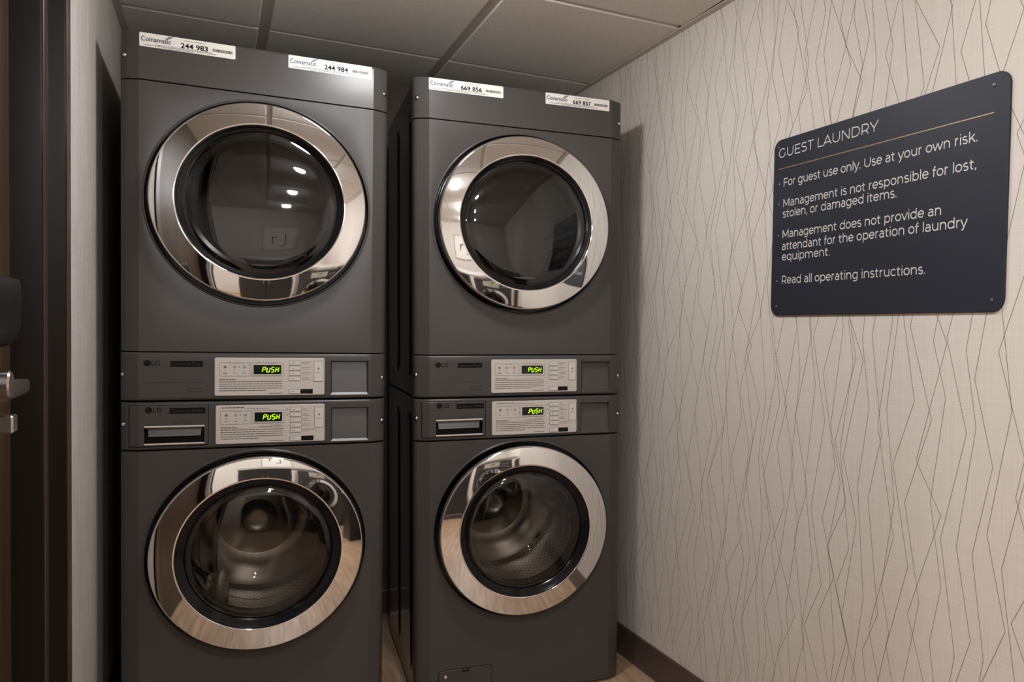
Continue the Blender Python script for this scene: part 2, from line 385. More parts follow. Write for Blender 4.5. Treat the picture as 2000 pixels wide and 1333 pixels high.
def stroke_text(mb, body, x0, z0, cap, width, y, weight, track=0.0):
    """stroked lettering from x0 spanning width, baseline z0"""
    total = sum(GL[c][0] + track for c in body) - track
    kz = cap / 0.70; kx = width / total; x = 0.0; hw = weight / 2
    for c in body:
        adv, strokes = GL[c]
        for st in strokes:
            pts = [((x + p[0]) * kx + x0, p[1] * kz + z0) for p in st]
            left, right = [], []
            for k, p in enumerate(pts):
                a = pts[max(k - 1, 0)]; b = pts[min(k + 1, len(pts) - 1)]
                if math.dist(pts[0], pts[-1]) < 1e-6 and k in (0, len(pts) - 1): a, b = pts[-2], pts[1]
                dx, dz = b[0] - a[0], b[1] - a[1]; L = math.hypot(dx, dz) or 1
                nx, nz = -dz / L * hw, dx / L * hw
                left.append((p[0] + nx, y, p[1] + nz)); right.append((p[0] - nx, y, p[1] - nz))
            mb.grid([left, right])
        x += adv + track

# ------------------------------------------------------------------ laundry machines
HW, UF = 0.3429, 0.2978
SIDE = [(0.2978, 0.0), (0.3165, 0.0085), (0.3275, 0.0145), (0.334, 0.0195), (0.339, 0.0258), (0.342, 0.0335), (0.3429, 0.046)]
def prof_v(u):
    a = abs(u)
    if a <= SIDE[0][0]: return 0.0
    for (p, q), (r, t) in zip(SIDE, SIDE[1:]):
        if a <= r: return q + (t - q) * (a - p) / (r - p)
    return SIDE[-1][1]
def sheet(mb, us, zs, vfun, skip=lambda u, z: False):
    for i in range(len(us) - 1):
        for j in range(len(zs) - 1):
            if skip((us[i] + us[i + 1]) / 2, (zs[j] + zs[j + 1]) / 2): continue
            mb.quad(*[(u, vfun(u, z), z) for u, z in ((us[i], zs[j]), (us[i + 1], zs[j]), (us[i + 1], zs[j + 1]), (us[i], zs[j + 1]))])
def merge(o, dist=1e-5, sharp=22):
    import bmesh
    bm = bmesh.new(); bm.from_mesh(o.data); bmesh.ops.remove_doubles(bm, verts=bm.verts, dist=dist)
    bmesh.ops.recalc_face_normals(bm, faces=bm.faces); bm.to_mesh(o.data); bm.free()
    o.data.polygons.foreach_set('use_smooth', [True] * len(o.data.polygons)); o.data.set_sharp_from_angle(angle=math.radians(sharp))
    return o
SIDE_US = [-a for a, _ in SIDE[::-1]]
def us_with(extra):
    return sorted(set(SIDE_US + [a for a, _ in SIDE] + list(extra)))
def zprof(z, z0, z1, r=0.006):
    d = min(z - z0, z1 - z)
    if d >= r: return 0.0
    return r - math.sqrt(max(0.0, r * r - (r - d) ** 2))
def edge_zs(z0, z1, r=0.006):
    k = [0, 0.12 * r, 0.35 * r, 0.65 * r, r]
    return [z0 + a for a in k] + [z1 - a for a in k[::-1]]

def front_with_hole(z0, z1, zc, rh):
    mb = MB()
    A = set(2 * PI * k / 120 for k in range(120))
    for cxx, czz in ((UF, z1 - zc), (-UF, z1 - zc), (-UF, z0 - zc), (UF, z0 - zc)): A.add(math.atan2(czz, cxx) % (2 * PI))
    A = sorted(A)
    def rim(a):
        c, s = math.cos(a), math.sin(a)
        t = min((UF / abs(c)) if abs(c) > 1e-9 else 9, ((z1 - zc) / s) if s > 1e-9 else ((z0 - zc) / s if s < -1e-9 else 9))
        return (t * c, 0.0, zc + t * s)
    rows = [[rim(a) for a in A]]
    for r, v in ((rh + 0.004, 0.0), (rh + 0.0015, 0.0006), (rh, 0.003), (rh - 0.0015, 0.008), (rh - 0.002, 0.032)):
        rows.append([(r * math.cos(a), v, zc + r * math.sin(a)) for a in A])
    mb.grid(rows, True)
    for sg in (-1, 1):
        pr = [(sg * a, v) for a, v in SIDE] + [(sg * HW, 0.06)]
        mb.grid([[(u, v, z) for u, v in pr] for z in (z0, z1)])
    for z in (z0, z1):
        pr = [(-HW, 0.06)] + [(-a, v) for a, v in SIDE[::-1]] + SIDE + [(HW, 0.06)]
        mb.quad(*[(u, v, z) for u, v in pr])
    return mb

def embossed_cabinet(z0, z1, depth=0.77):
    """black steel body with long embossed panels on both sides"""
    mb = MB(); hw = 0.3365
    for sg in (-1, 1):
        x = sg * hw
        def pt(d, y, z): return (x + sg * d, y, z)
        ribs = [(0.115, 0.330), (0.430, 0.660)]
        za, zb = z0 + 0.055, z1 - 0.055
        prev = 0.05
        for a, b in ribs:
            mb.quad(pt(0, prev, z0), pt(0, a, z0), pt(0, a, z1), pt(0, prev, z1))
            mb.quad(pt(0, a, z0), pt(0, b, z0), pt(0, b, za), pt(0, a, za)); mb.quad(pt(0, a, zb), pt(0, b, zb), pt(0, b, z1), pt(0, a, z1))
            def ring(ins, d):
                r = 0.05 - ins; o = []
                for cy_, cz_, a0 in ((b - 0.05, zb - 0.05, 0), (a + 0.05, zb - 0.05, 90), (a + 0.05, za + 0.05, 180), (b - 0.05, za + 0.05, 270)):
                    for q in range(7):
                        t = math.radians(a0 + 15 * q); o.append(pt(d, cy_ + r * math.cos(t), cz_ + r * math.sin(t)))
                return o
            out = []
            for cy_, cz_ in ((b, zb), (a, zb), (a, za), (b, za)): out += [pt(0, cy_, cz_)] * 7
            mb.grid([out, ring(0, 0), ring(0.003, 0.0006), ring(0.010, 0.0036), ring(0.018, 0.0045)], True)
            mb.quad(*ring(0.018, 0.0045)); prev = b
        mb.quad(pt(0, prev, z0), pt(0, depth, z0), pt(0, depth, z1), pt(0, prev, z1))
    mb.quad((-hw, 0.05, z1), (hw, 0.05, z1), (hw, depth, z1), (-hw, depth, z1))
    mb.quad((-hw, 0.05, z0), (hw, 0.05, z0), (hw, depth, z0), (-hw, depth, z0))
    mb.quad((-hw, depth, z0), (hw, depth, z0), (hw, depth, z1), (-hw, depth, z1))
    return mb

def screw(root, u, z, name='screw'):
    v = prof_v(u)
    mb = MB(); mb.lathe([(0.0085, 0.0006), (0.0083, -0.0004), (0.0062, -0.0006)], 20)
    mb.mi = 1; mb.lathe([(0.0052, -0.0004), (0.0050, -0.0022), (0.0038, -0.0034), (0.0018, -0.0040), (0.0014, -0.0030), (0.0, -0.0028)], 20)
    sg = -1 if u < 0 else 1
    return mb.build(name, [BLACK_PLASTIC, STEEL], root, (u, v, z), 40, (0, 0, sg * math.radians(30)))

def door(root, zc, kind, notch):
    dr = MB()
    dr.lathe([(0.2835, 0.030), (0.205, 0.030)], 96)                                     # dark gap behind the ring
    if kind == 'dryer':
        dr.lathe([(0.2135, -0.040), (0.208, -0.0385), (0.2065, -0.034), (0.199, -0.031), (0.1975, -0.027), (0.188, -0.024), (0.186, -0.020), (0.176, -0.018), (0.174, 0.03)], 96)
    else:
        dr.lathe([(0.2135, -0.040), (0.211, -0.041), (0.205, -0.037), (0.196, -0.030), (0.188, -0.024), (0.182, -0.022), (0.178, 0.0), (0.176, 0.03)], 96)
    d = dr.build('door', BLACK_BEZEL, root, (0, 0, zc), 30)
    tr = MB()
    tr.lathe([(0.2115, -0.030), (0.2115, -0.0455), (0.2123, -0.0478), (0.2142, -0.0488), (0.2165, -0.0486), (0.219, -0.04835), (0.230, -0.0473), (0.242, -0.04605), (0.254, -0.0447), (0.266, -0.0432),
              (0.2696, -0.0427), (0.2703, -0.0426), (0.2725, -0.0408), (0.2743, -0.0368), (0.2754, -0.029), (0.2758, -0.020), (0.2758, 0.012)], 160)
    tr.build('trim_ring', CHROME, d, (0, 0, 0), 35)
    lip = MB(); lip.lathe([(0.2850, 0.004), (0.2855, -0.0008), (0.2875, -0.0026), (0.2905, -0.0018), (0.2925, 0.0006)], 128)
    lip.build('outer_lip', GRAPHITE, d, (0, 0, 0), 60)
    gl = MB()
    if kind == 'dryer':
        gl.lathe([(0.1985, -0.0275)] + [(0.1985 * math.cos(a), -0.0275 - 0.011 * (1 - math.cos(a) ** 2) ** 0.5 ** 1) for a in (0.3, 0.6, 0.9, 1.2, 1.45)] + [(0.0, -0.0385)], 96)
        gl.build('glass', GLASS_DRY, d, (0, 0, 0), 60)
        rg = MB()
        for r in (0.1995, 0.187): rg.lathe([(r + 0.0012, -0.0255 if r > .19 else -0.021), (r, -0.0285 if r > .19 else -0.024), (r - 0.0012, -0.0255 if r > .19 else -0.021)], 96)
        rg.build('inner_rim', SILVER_TRIM, d, (0, 0, 0), 50)
    else:
        gl.lathe([(0.190, -0.026), (0.186, -0.030), (0.17, -0.033), (0.13, -0.037), (0.08, -0.0395), (0.03, -0.0405), (0.0, -0.0407)], 96)
        gl.build('glass', GLASS_WASH, d, (0, 0, 0), 60)
        bw = MB()
        bw.lathe([(0.186, -0.018), (0.180, -0.012), (0.176, 0.004), (0.168, 0.03), (0.155, 0.058), (0.135, 0.082), (0.105, 0.098), (0.07, 0.106), (0.03, 0.109), (0.0, 0.1095)], 96)
        bw.build('glass_bowl', GLASS_BOWL, d, (0, 0, 0), 60)
        rg = MB()
        for r, y in ((0.1865, -0.0215), (0.158, 0.052)): rg.lathe([(r + 0.0014, y + 0.003), (r, y), (r - 0.0014, y + 0.003)], 96)
        rg.build('inner_rim', SILVER_TRIM, d, (0, 0, 0), 50)
    if notch:
        nb = MB(); s_ = 0.0085
        y0, y1 = -0.0393, -0.0418
        nb.quad((-s_, y0, 0.2670), (s_, y0, 0.2670), (0, y1, 0.2590))
        nb.build('opening_mark', BLACK_PLASTIC, d)
    return d

def drum(root, zc, kind):
    mb = MB()
    if kind == 'washer':
        mb.lathe([(0.180, 0.034), (0.190, 0.045), (0.205, 0.060), (0.236, 0.085), (0.242, 0.10), (0.242, 0.46)], 96)
        o = mb.build('drum', DRUM, root, (0, 0, zc), 40)
        bk = MB(); bk.lathe([(0.242, 0.4601), (0.23, 0.475), (0.20, 0.480), (0.19, 0.476), (0.14, 0.480), (0.12, 0.485)], 96); bk.build('drum_back', DRUM_HUB, o, (0, 0, 0), 40)
        b = MB(); b.lathe([(0.125, 0.484), (0.11, 0.481), (0.060, 0.476), (0.056, 0.466), (0.052, 0.4645), (0.048, 0.468), (0.02, 0.470), (0.0, 0.470)], 64)
        b.build('drum_hub', DRUM_HUB, o, (0, 0, 0), 40)
    else:
        mb.lathe([(0.180, 0.034), (0.20, 0.045), (0.236, 0.075), (0.242, 0.09), (0.242, 0.50), (0.23, 0.515), (0.0, 0.52)], 96)
        o = mb.build('drum', DRUM_GREY, root, (0, 0, zc), 40)
        lt = MB()
        for k in range(9):
            x = 0.010 + 0.010 * k
            lt.plate(x, x + 0.005, -0.176, -0.170, 0.002, 0.036, 0.004)
        lt.build('lint_grille', BLACK_PLASTIC, o)
        ls = MB(); ls.plate(-0.03, 0.115, -0.186, -0.166, 0.008, 0.040, 0.006); ls.build('lint_screen', SILVER_LT, o)
    for k in range(3):
        a = PI / 2 + 2 * PI * k / 3 + 0.5
        bf = MB(); rows = []
        for y in (0.11, 0.14, 0.42, 0.45):
            h = 0.0 if y in (0.11, 0.45) else 0.055
            row = []
            for q in (-0.045, -0.028, -0.012, 0.0, 0.012, 0.028, 0.045):
                hh = h * max(0.0, math.cos(q / 0.045 * PI / 2)) ** 0.8
                r = 0.2415 - hh
                row.append((r * math.cos(a) - q * math.sin(a), y, r * math.sin(a) + q * math.cos(a)))
            rows.append(row)
        bf.grid(rows); bf.build('baffle', DRUM_HUB if kind == 'washer' else DRUM_GREY, o, (0, 0, 0), 40)
    return o

def push_digits(mb, x0, z0, h, wd, y):
    """slanted segment letters P U S H"""
    t = h * 0.135
    def seg(x, z, hor, L, ox, hh=1.0):
        def sk(px, pz): return (ox + px + 0.18 * pz, y, z0 + pz)
        if hor: pts = [(x, z), (x + t / 2, z + t / 2), (x + L - t / 2, z + t / 2), (x + L, z), (x + L - t / 2, z - t / 2), (x + t / 2, z - t / 2)]
        else: pts = [(x, z), (x + t / 2, z + t / 2), (x + t / 2, z + L - t / 2), (x, z + L), (x - t / 2, z + L - t / 2), (x - t / 2, z + t / 2)]
        mb.quad(*[sk(*p) for p in pts])
    cw = wd / 4.32; lw = h * 0.44; g = t * 0.12
    top, mid, bot = h - t / 2, h / 2, t / 2
    H2 = h / 2 - t / 2
    def ch(i, code):
        ox = x0 + cw * 1.08 * i
        if 'a' in code: seg(g, top, True, lw - 2 * g, ox)
        if 'g' in code: seg(g, mid, True, lw - 2 * g, ox)
        if 'd' in code: seg(g, bot, True, lw - 2 * g, ox)
        if 'f' in code: seg(0, mid + g, False, H2 - 2 * g, ox)
        if 'b' in code: seg(lw, mid + g, False, H2 - 2 * g, ox)
        if 'e' in code: seg(0, bot + g, False, H2 - 2 * g, ox)
        if 'c' in code: seg(lw, bot + g, False, H2 - 2 * g, ox)
    ch(0, 'abfge'); ch(2, 'afgcd'); ch(3, 'fbgec')
    keep = h; h2 = h * 0.84                                   # the U stands a little lower
    ox = x0 + cw * 1.08
    seg(0, bot + g, False, h2 - t / 2 - 2 * g, ox); seg(lw, bot + g, False, h2 - t / 2 - 2 * g, ox); seg(g, bot, True, lw - 2 * g, ox)

def emblem(root, xl, xr, zc, h, y, name='emblem'):
    mb = MB(); r = h * 0.5
    mb.lathe([(r, y), (r, y - 0.0004), (0, y - 0.0004)], 28, zc, xl + r)
    put_text(mb, 'LG', xl + 2 * r + 0.25 * r, zc - h * 0.36, h * 0.72, y - 0.0004, xr - (xl + 2 * r + 0.25 * r), 0.01)
    mb.mi = 1
    yy = y - 0.0007; cx_ = xl + r                                # the small face drawn in the disc
    mb.rect(cx_ - 0.06 * r, cx_ + 0.06 * r, zc - 0.35 * r, zc + 0.42 * r, yy); mb.rect(cx_ - 0.06 * r, cx_ + 0.32 * r, zc - 0.35 * r, zc - 0.24 * r, yy)
    mb.rect(cx_ - 0.45 * r, cx_ - 0.25 * r, zc + 0.22 * r, zc + 0.40 * r, yy)
    out, inn = [], []
    for k in range(22):
        a = math.radians(80 + 280 * k / 21)
        out.append((cx_ + 0.80 * r * math.cos(a), yy, zc + 0.80 * r * math.sin(a))); inn.append((cx_ + 0.70 * r * math.cos(a), yy, zc + 0.70 * r * math.sin(a)))
    mb.grid([out, inn])
    return mb.build(name, [INK, STRIP_TEXT], root)

def name_strip(root, x0, x1, z0, z1, y, words):
    mb = MB(); mb.rect(x0, x1, z0, z1, y - 0.0004); mb.mi = 1
    h = (z1 - z0) * 0.55
    put_text(mb, words, x0 + 0.003, z0 + (z1 - z0) * 0.24, h, y - 0.0008, x1 - x0 - 0.006)
    return mb.build('name_strip', [INK, STRIP_TEXT], root)

def icon(mb, x, z, s, y, k):
    mb.frame(x - s, x + s, z - s * 0.85, z + s * 0.85, s * 0.3, s * 0.28, y, 0.0002, 3)
    if k == 0:
        mb.rect(x - s * 0.5, x + s * 0.5, z - s * 0.5, z + s * 0.5, y)
    elif k == 1: mb.rect(x - s * 0.45, x + s * 0.45, z - s * 0.12, z + s * 0.12, y)
    else: mb.rect(x - s * 0.12, x + s * 0.5, z - s * 0.4, z + s * 0.12, y)

def control_panel(root, kind, du, seed):
    """silver console with display, keys and printing; numbers in metres on the machine's face, z from the machine's own foot"""
    rng = random.Random(seed)
    D = kind == 'dryer'
    if D:
        X0, X1, Z0, Z1 = -0.1175 + du, 0.1675 + du, 0.0132, 0.1205
    else:
        X0, X1, Z0, Z1 = -0.1145 + du, 0.1690 + du, 0.8600, 0.9690
    P = MB(); P.plate(X0, X1, Z0, Z1, 0.005, -0.0035, 0.006, 0.0012)
    pan = P.build('control_panel', SILVER, root)
    yf = -0.0035; yp = yf - 0.0003
    zt = Z1
    # display
    dx0, dx1 = X0 + 0.0980, X0 + 0.1690
    dz1 = zt - (0.0204 if D else 0.0214); dz0 = dz1 - 0.0262
    fr = MB(); fr.frame(dx0 - 0.0022, dx1 + 0.0022, dz0 - 0.0022, dz1 + 0.0022, 0.0018, 0.0024, yf - 0.0014, 0.0016, 4); fr.build('display_bezel', SILVER_LT, pan)
    ds = MB(); ds.plate(dx0, dx1, dz0, dz1, 0.0012, yf - 0.0006, 0.0008, 0.0002); ds.build('display', DISPLAY, pan)
    dg = MB(); push_digits(dg, dx0 + 0.0215, dz0 + 0.0048, 0.0162, 0.0452, yf - 0.0009); dg.build('display_digits', LED, pan)
    # keys
    bx = X0 + 0.1905; n = 4 if D else 5; pitch = 0.0152; bt = zt - 0.0092
    labels = ['High Temp', 'Med Temp', 'Low Temp', 'No Heat'] if D else ['Hot', 'Warm', 'Cold', 'Delicates', 'Additional Rinse']
    ink = MB(); fn = MB()
    for k in range(n):
        z1 = bt - pitch * k; z0 = z1 - 0.0108
        b = MB(); b.plate(bx, bx + 0.0290, z0, z1, 0.0015, yf - 0.0016, 0.0018, 0.0006); b.mi = 1
        b.frame(bx - 0.0009, bx + 0.0299, z0 - 0.0009, z1 + 0.0009, 0.002, 0.0010, yf - 0.0004, 0.0005, 4); b.rect(bx + 0.006, bx + 0.0125, (z0 + z1) / 2 - 0.0006, (z0 + z1) / 2 + 0.0006, yf - 0.0018)
        b.build('key', [SILVER_LT, INK_GREY], pan)
        put_text(ink, labels[k], bx + 0.0335, z1 - 0.0046, 0.0038, yp)
        word_bars(fn, bx + 0.0335, bx + 0.0335 + rng.uniform(0.013, 0.024), z1 - 0.0082, 0.0011, yp, rng, 0.002, 0.005, 0.0008)
    # start key and its black caption
    sz0, sz1 = (Z0 + 0.0045, Z0 + 0.0166) if D else (Z0 + 0.0040, Z0 + 0.0162)
    b = MB(); b.plate(bx, bx + 0.0290, sz0, sz1, 0.0015, yf - 0.0016, 0.0018, 0.0006); b.mi = 1
    b.frame(bx - 0.0009, bx + 0.0299, sz0 - 0.0009, sz1 + 0.0009, 0.002, 0.0010, yf - 0.0004, 0.0005, 4); b.rect(bx + 0.006, bx + 0.0125, (sz0 + sz1) / 2 - 0.0006, (sz0 + sz1) / 2 + 0.0006, yf - 0.0018)
    b.build('key', [SILVER_LT, INK_GREY], pan)
    cap = MB(); cap.plate(bx + 0.0302, bx + 0.0628, sz0 - 0.0006, sz1 + 0.0006, 0.0012, yf - 0.0008, 0.001, 0.0003); cap.mi = 1
    for q in range(2): word_bars(cap, bx + 0.034, bx + 0.059 - 0.006 * q, sz0 + 0.0085 - 0.0045 * q, 0.0012, yf - 0.0011, rng, 0.003, 0.007, 0.001)
    cap.build('key_caption', [INK, STRIP_TEXT], pan)
    # tall start key at the right end
    tx0, tx1 = X0 + 0.2562, X0 + 0.2805; tz1 = zt - 0.0072; tz0 = tz1 - 0.0608
    b = MB(); b.plate(tx0, tx1, tz0, tz1, 0.0015, yf - 0.0014, 0.0016, 0.0006); b.mi = 1
    b.frame(tx0 - 0.0008, tx1 + 0.0008, tz0 - 0.0008, tz1 + 0.0008, 0.002, 0.0009, yf - 0.0004, 0.0005, 4)
    xc = (tx0 + tx1) / 2; zc = (tz0 + tz1) / 2
    b.mi = 2; b.quad((xc - 0.003, yf - 0.0017, zc + 0.008), (xc + 0.003, yf - 0.0017, zc + 0.008), (xc, yf - 0.0017, zc + 0.003)); b.rect(xc - 0.003, xc + 0.003, zc + 0.009, zc + 0.0098, yf - 0.0017)
    put_text(b, 'START', xc, zc - 0.0055, 0.0032, yf - 0.0017, 0.0125, 0, 'c')
    b.rect(tx0 + 0.003, tx1 - 0.003, tz1 - 0.0028, tz1 - 0.0022, yf - 0.0017)
    b.build('start_key', [SILVER_LT, INK_GREY, INK_GREY], pan)
    # printing: cycle box, headings, instruction lines
    off = 0.0140 if D else 0.0158
    ox0, ox1, oz1 = X0 + 0.0120, X0 + 0.0890, zt - off; oz0 = oz1 - 0.0382
    fn.frame(ox0, ox1, oz0, oz1, 0.0015, 0.0006, yp, 0.0002, 3)
    fn.frame(dx0 - 0.0058, dx1 + 0.0058, dz0 - 0.0058, oz1, 0.0015, 0.0005, yp, 0.0002, 3)
    gap = MB()
    gap.rect((ox0 + ox1) / 2 - 0.0150, (ox0 + ox1) / 2 + 0.0150, oz1 - 0.0014, oz1 + 0.0010, yf - 0.00035)
    gap.rect((dx0 + dx1) / 2 - 0.0270, (dx0 + dx1) / 2 + 0.0270, oz1 - 0.0014, oz1 + 0.0010, yf - 0.00035)
    gap.build('caption_ground', SILVER, pan)
    put_text(ink, 'Processing', (ox0 + ox1) / 2, oz1 - 0.0018, 0.0036, yp - 0.0002, 0.027, 0, 'c')
    put_text(fn, 'EST. Time Remaining', (dx0 + dx1) / 2, oz1 - 0.0017, 0.0034, yp - 0.0002, 0.050, 0, 'c')
    for k in range(3):
        xx = X0 + 0.0265 + 0.0238 * k; icon(ink, xx, oz1 - 0.0125, 0.0036, yp, k)
        ink.lathe([(0.0011, yp), (0.0, yp)], 10, oz1 - 0.0215, xx)
        for q in range(2 if (D and k == 0) else 1): word_bars(ink, xx - 0.0045, xx + 0.0045, oz1 - 0.0288 - 0.003 * q, 0.0013, yp, rng, 0.003, 0.006, 0.0008)
        if k == 1: ink.quad((xx + 0.0105, yp, oz1 - 0.010), (xx + 0.0105, yp, oz1 - 0.014), (xx + 0.0135, yp, oz1 - 0.012))
    hz = oz0 - 0.0090
    word_bars(ink, X0 + 0.0122, X0 + 0.0530, hz, 0.0019, yp, rng, 0.005, 0.011, 0.0012)
    fn.rect(X0 + 0.0122, X0 + 0.1725, hz - 0.0026, hz - 0.0022, yp)
    lines = 5
    for k in range(lines):
        xe = X0 + 0.1725 if k < lines - 1 else X0 + (0.1300 if D else 0.1080)
        word_bars(fn, X0 + 0.0122, xe, hz - 0.0066 - 0.0063 * k, 0.0019, yp, rng, 0.003, 0.010, 0.0011)
    word_bars(ink, X0 + 0.1370, X0 + 0.1725, Z0 + 0.0062, 0.0016, yp, rng, 0.006, 0.013, 0.0005)
    if not D:
        word_bars(ink, X0 + 0.0150, X0 + 0.0720, zt - 0.0066, 0.0021, yp, rng, 0.005, 0.011, 0.0011)
        word_bars(fn, X0 + 0.0735, X0 + 0.1360, zt - 0.0098, 0.0012, yp, rng)
        word_bars(fn, X0 + 0.1080, X0 + 0.1725, hz + 0.0010, 0.0012, yp, rng)
        word_bars(fn, X0 + 0.1400, X0 + 0.1660, dz0 - 0.0110, 0.0013, yp, rng)
        for z in (bt - 0.0055, bt - pitch - 0.0055): ink.lathe([(0.0017, yp), (0.0, yp)], 12, z, bx - 0.0080)
    ink.build('printed_captions', INK_GREY, pan); fn.build('printed_instructions', INK_GREY, pan)
    return pan

def sticker(root, x0, x1, z1, number, seed, y=-0.0003):
    rng = random.Random(seed); z0 = z1 - 0.0365; L = x1 - x0
    mb = MB(); mb.plate(x0, x1, z0, z1, 0.0025, y - 0.0003, 0.0003, 0.0001, False); s = mb.build('asset_sticker', STICKER, root)
    yy = y - 0.0006
    a = MB(); put_text(a, 'Coinamatic', x0 + 0.004, z0 + 0.0150, 0.0125, yy, 0.0690, 0.022)
    a.mi = 1
    for k, (dx, dz) in enumerate(((0.0, 0.0), (0.003, 0.0038), (0.006, 0.0076))):
        a.mi = 1 + (k == 1)
        px, pz = x0 + 0.0585 + dx, z0 + 0.0256 + dz * 0.75
        a.quad((px, yy, pz), (px + 0.006, yy, pz + 0.0004), (px + 0.0135, yy, pz + 0.0038), (px + 0.0150, yy, pz + 0.0058), (px + 0.0075, yy, pz + 0.0025), (px + 0.0015, yy, pz + 0.0022))
    a.build('company_mark', [NAVY, TEAL, GREEN_P], s)
    b = MB(); put_text(b, number, x0 + L * 0.42, z0 + 0.0105, 0.0128, yy, L * 0.285, 0.035); b.build('number', INK, s)
    c = MB(); x = x0 + L * 0.755
    while x < x0 + L * 0.962:
        wd = rng.choice((0.0006, 0.0009, 0.0014)); c.rect(x, x + wd, z0 + 0.0125, z0 + 0.0205, yy); x += wd + rng.choice((0.0006, 0.0009))
    c.build('barcode', INK, s)
    d = MB()
    word_bars(d, x0 + L * 0.45, x0 + L * 0.68, z0 + 0.0300, 0.0012, yy, rng); word_bars(d, x0 + L * 0.16, x0 + L * 0.75, z0 + 0.0080, 0.0013, yy, rng); word_bars(d, x0 + L * 0.05, x0 + L * 0.80, z0 + 0.0048, 0.0014, yy, rng)
    word_bars(d, x0 + L * 0.25, x0 + L * 0.55, z0 + 0.0020, 0.0010, yy, rng)
    d.build('fine_print', INK_GREY, s)

def coin_plate(root, x0, x1, z0, z1):
    """blank coin-box plate sunk in the fascia: sloped lower lip catches the light"""
    mb = MB(); d = 0.0125; i = 0.004
    I = (x0 + 0.005, x1 - 0.004, z0 + 0.0065, z1 - 0.003)
    o = [(x0, 0.0, z0), (x1, 0.0, z0), (x1, 0.0, z1), (x0, 0.0, z1)]
    n = [(I[0], 0.0060, I[2]), (I[1], 0.0030, I[2]), (I[1], 0.0145, I[3]), (I[0], 0.0175, I[3])]
    for k in range(4): mb.quad(o[k], o[(k + 1) % 4], n[(k + 1) % 4], n[k])
    mb.quad(*n)
    return mb.build('coin_plate', GRAPHITE, root, (0, 0, 0), 10)

def fascia(root, z0, z1, holes, push=0.0):
    us = us_with([h[0] for h in holes] + [h[1] for h in holes]); zs = sorted(set(edge_zs(z0, z1) + [h[2] for h in holes] + [h[3] for h in holes]))
    mb = MB()
    def v(u, z): return prof_v(u) + zprof(z, z0, z1) - push
    sheet(mb, us, zs, v, lambda u, z: any(h[0] < u < h[1] and h[2] < z < h[3] for h in holes))
    for sg in (-1, 1):
        mb.quad(*[(sg * HW, y, z) for y, z in ((0.046 - push, z0), (0.06, z0), (0.06, z1), (0.046 - push, z1))])
    for z in (z0, z1): mb.grid([[(u, v(u, z), z) for u in us], [(u, 0.07, z) for u in us]])
    for h in holes:
        if len(h) > 4:                                            # deep pocket
            uu = [u for u in us if h[0] <= u <= h[1]]
            for z in (h[2], h[3]): mb.grid([[(u, prof_v(u) - push, z) for u in uu], [(u, 0.035, z) for u in uu]])
            for u in (h[0], h[1]): mb.quad((u, prof_v(u) - push, h[2]), (u, 0.035, h[2]), (u, 0.035, h[3]), (u, prof_v(u) - push, h[3]))
            mb.quad((h[0], 0.035, h[2]), (h[1], 0.035, h[2]), (h[1], 0.035, h[3]), (h[0], 0.035, h[3]))
    return merge(mb.build('control_fascia', GRAPHITE, root))

def dryer(numbers, du, seed, stick):
    """z runs from the dryer's own underside"""
    t = empty('clothes_dryer')
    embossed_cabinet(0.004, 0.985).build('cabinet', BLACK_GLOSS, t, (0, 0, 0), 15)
    ld = MB(); ld.bbox(-0.330, 0.330, 0.085, 0.765, 0.9855, 0.9885, 0.001); ld.build('top_lid', BOUNCE_PALE, t)  # pale lid added out of sight to bounce light onto the ceiling
    zc = 0.555
    merge(front_with_hole(0.1365, 0.8605, zc, 0.2855).build('front_panel', GRAPHITE, t))
    us = us_with([]); z0, z1 = 0.8635, 0.990
    b = MB(); zs = [z0, z0 + 0.001, z0 + 0.003, z1 - 0.009, z1 - 0.006, z1 - 0.003, z1 - 0.001, z1]
    def tv(u, z):
        d = z1 - z; r = 0.009
        top = 0 if d >= r else r - math.sqrt(max(0, r * r - (r - d) ** 2))
        return prof_v(u) + top + (0.0015 if z < z0 + 0.0005 else 0) - 0.0005
    sheet(b, us, zs, tv)
    b.grid([[(u, tv(u, z1), z1) for u in us], [(u, 0.09, z1) for u in us]]); b.grid([[(u, tv(u, z0), z0) for u in us], [(u, 0.07, z0) for u in us]])
    for sg in (-1, 1): b.quad(*[(sg * HW, y, z) for y, z in ((0.046, z0), (0.09, z0), (0.09, z1), (0.055, z1), (0.0455, z1 - 0.009))])
    merge(b.build('top_band', GRAPHITE, t))
    cx0, cx1 = 0.1840 + du, 0.2900 + du * 0.6
    fascia(t, 0.0025, 0.1335, [(cx0, cx1, 0.0125, 0.1125)], 0.0025)
    cp = coin_plate(t, cx0, cx1, 0.0125, 0.1125); cp.location.y = -0.0025
    pn = control_panel(t, 'dryer', du, seed); pn.location.y = -0.0025
    e = emblem(t, -0.2870 + du * 0.6, -0.2490 + du * 0.6, 0.1040, 0.0170, -0.0026)
    s = name_strip(t, -0.2234 + du, -0.1460 + du, 0.0947, 0.1103, -0.0026, 'Commercial Dryer')
    rng = random.Random(seed + 5); m = MB(); m.rect(-0.2884 + du, -0.1464 + du, 0.0510, 0.0520, -0.0029)
    word_bars(m, -0.1831 + du, -0.1473 + du, 0.0350, 0.0022, -0.0029, rng, 0.006, 0.014, 0.001); word_bars(m, -0.1860 + du, -0.1473 + du, 0.0260, 0.0022, -0.0029, rng, 0.006, 0.014, 0.001)
    m.build('printed_lines', INK_FAINT, t)
    for u, z in ((-0.3310, 0.925), (0.3300, 0.917), (-0.3355, 0.0735), (0.3315, 0.0625)): screw(t, u, z)
    door(t, zc, 'dryer', False); drum(t, zc, 'dryer')
    sticker(t, stick[0], stick[1], 0.9865, numbers[0], seed + 1); sticker(t, stick[2], stick[3], 0.9860, numbers[1], seed + 2)
    return t

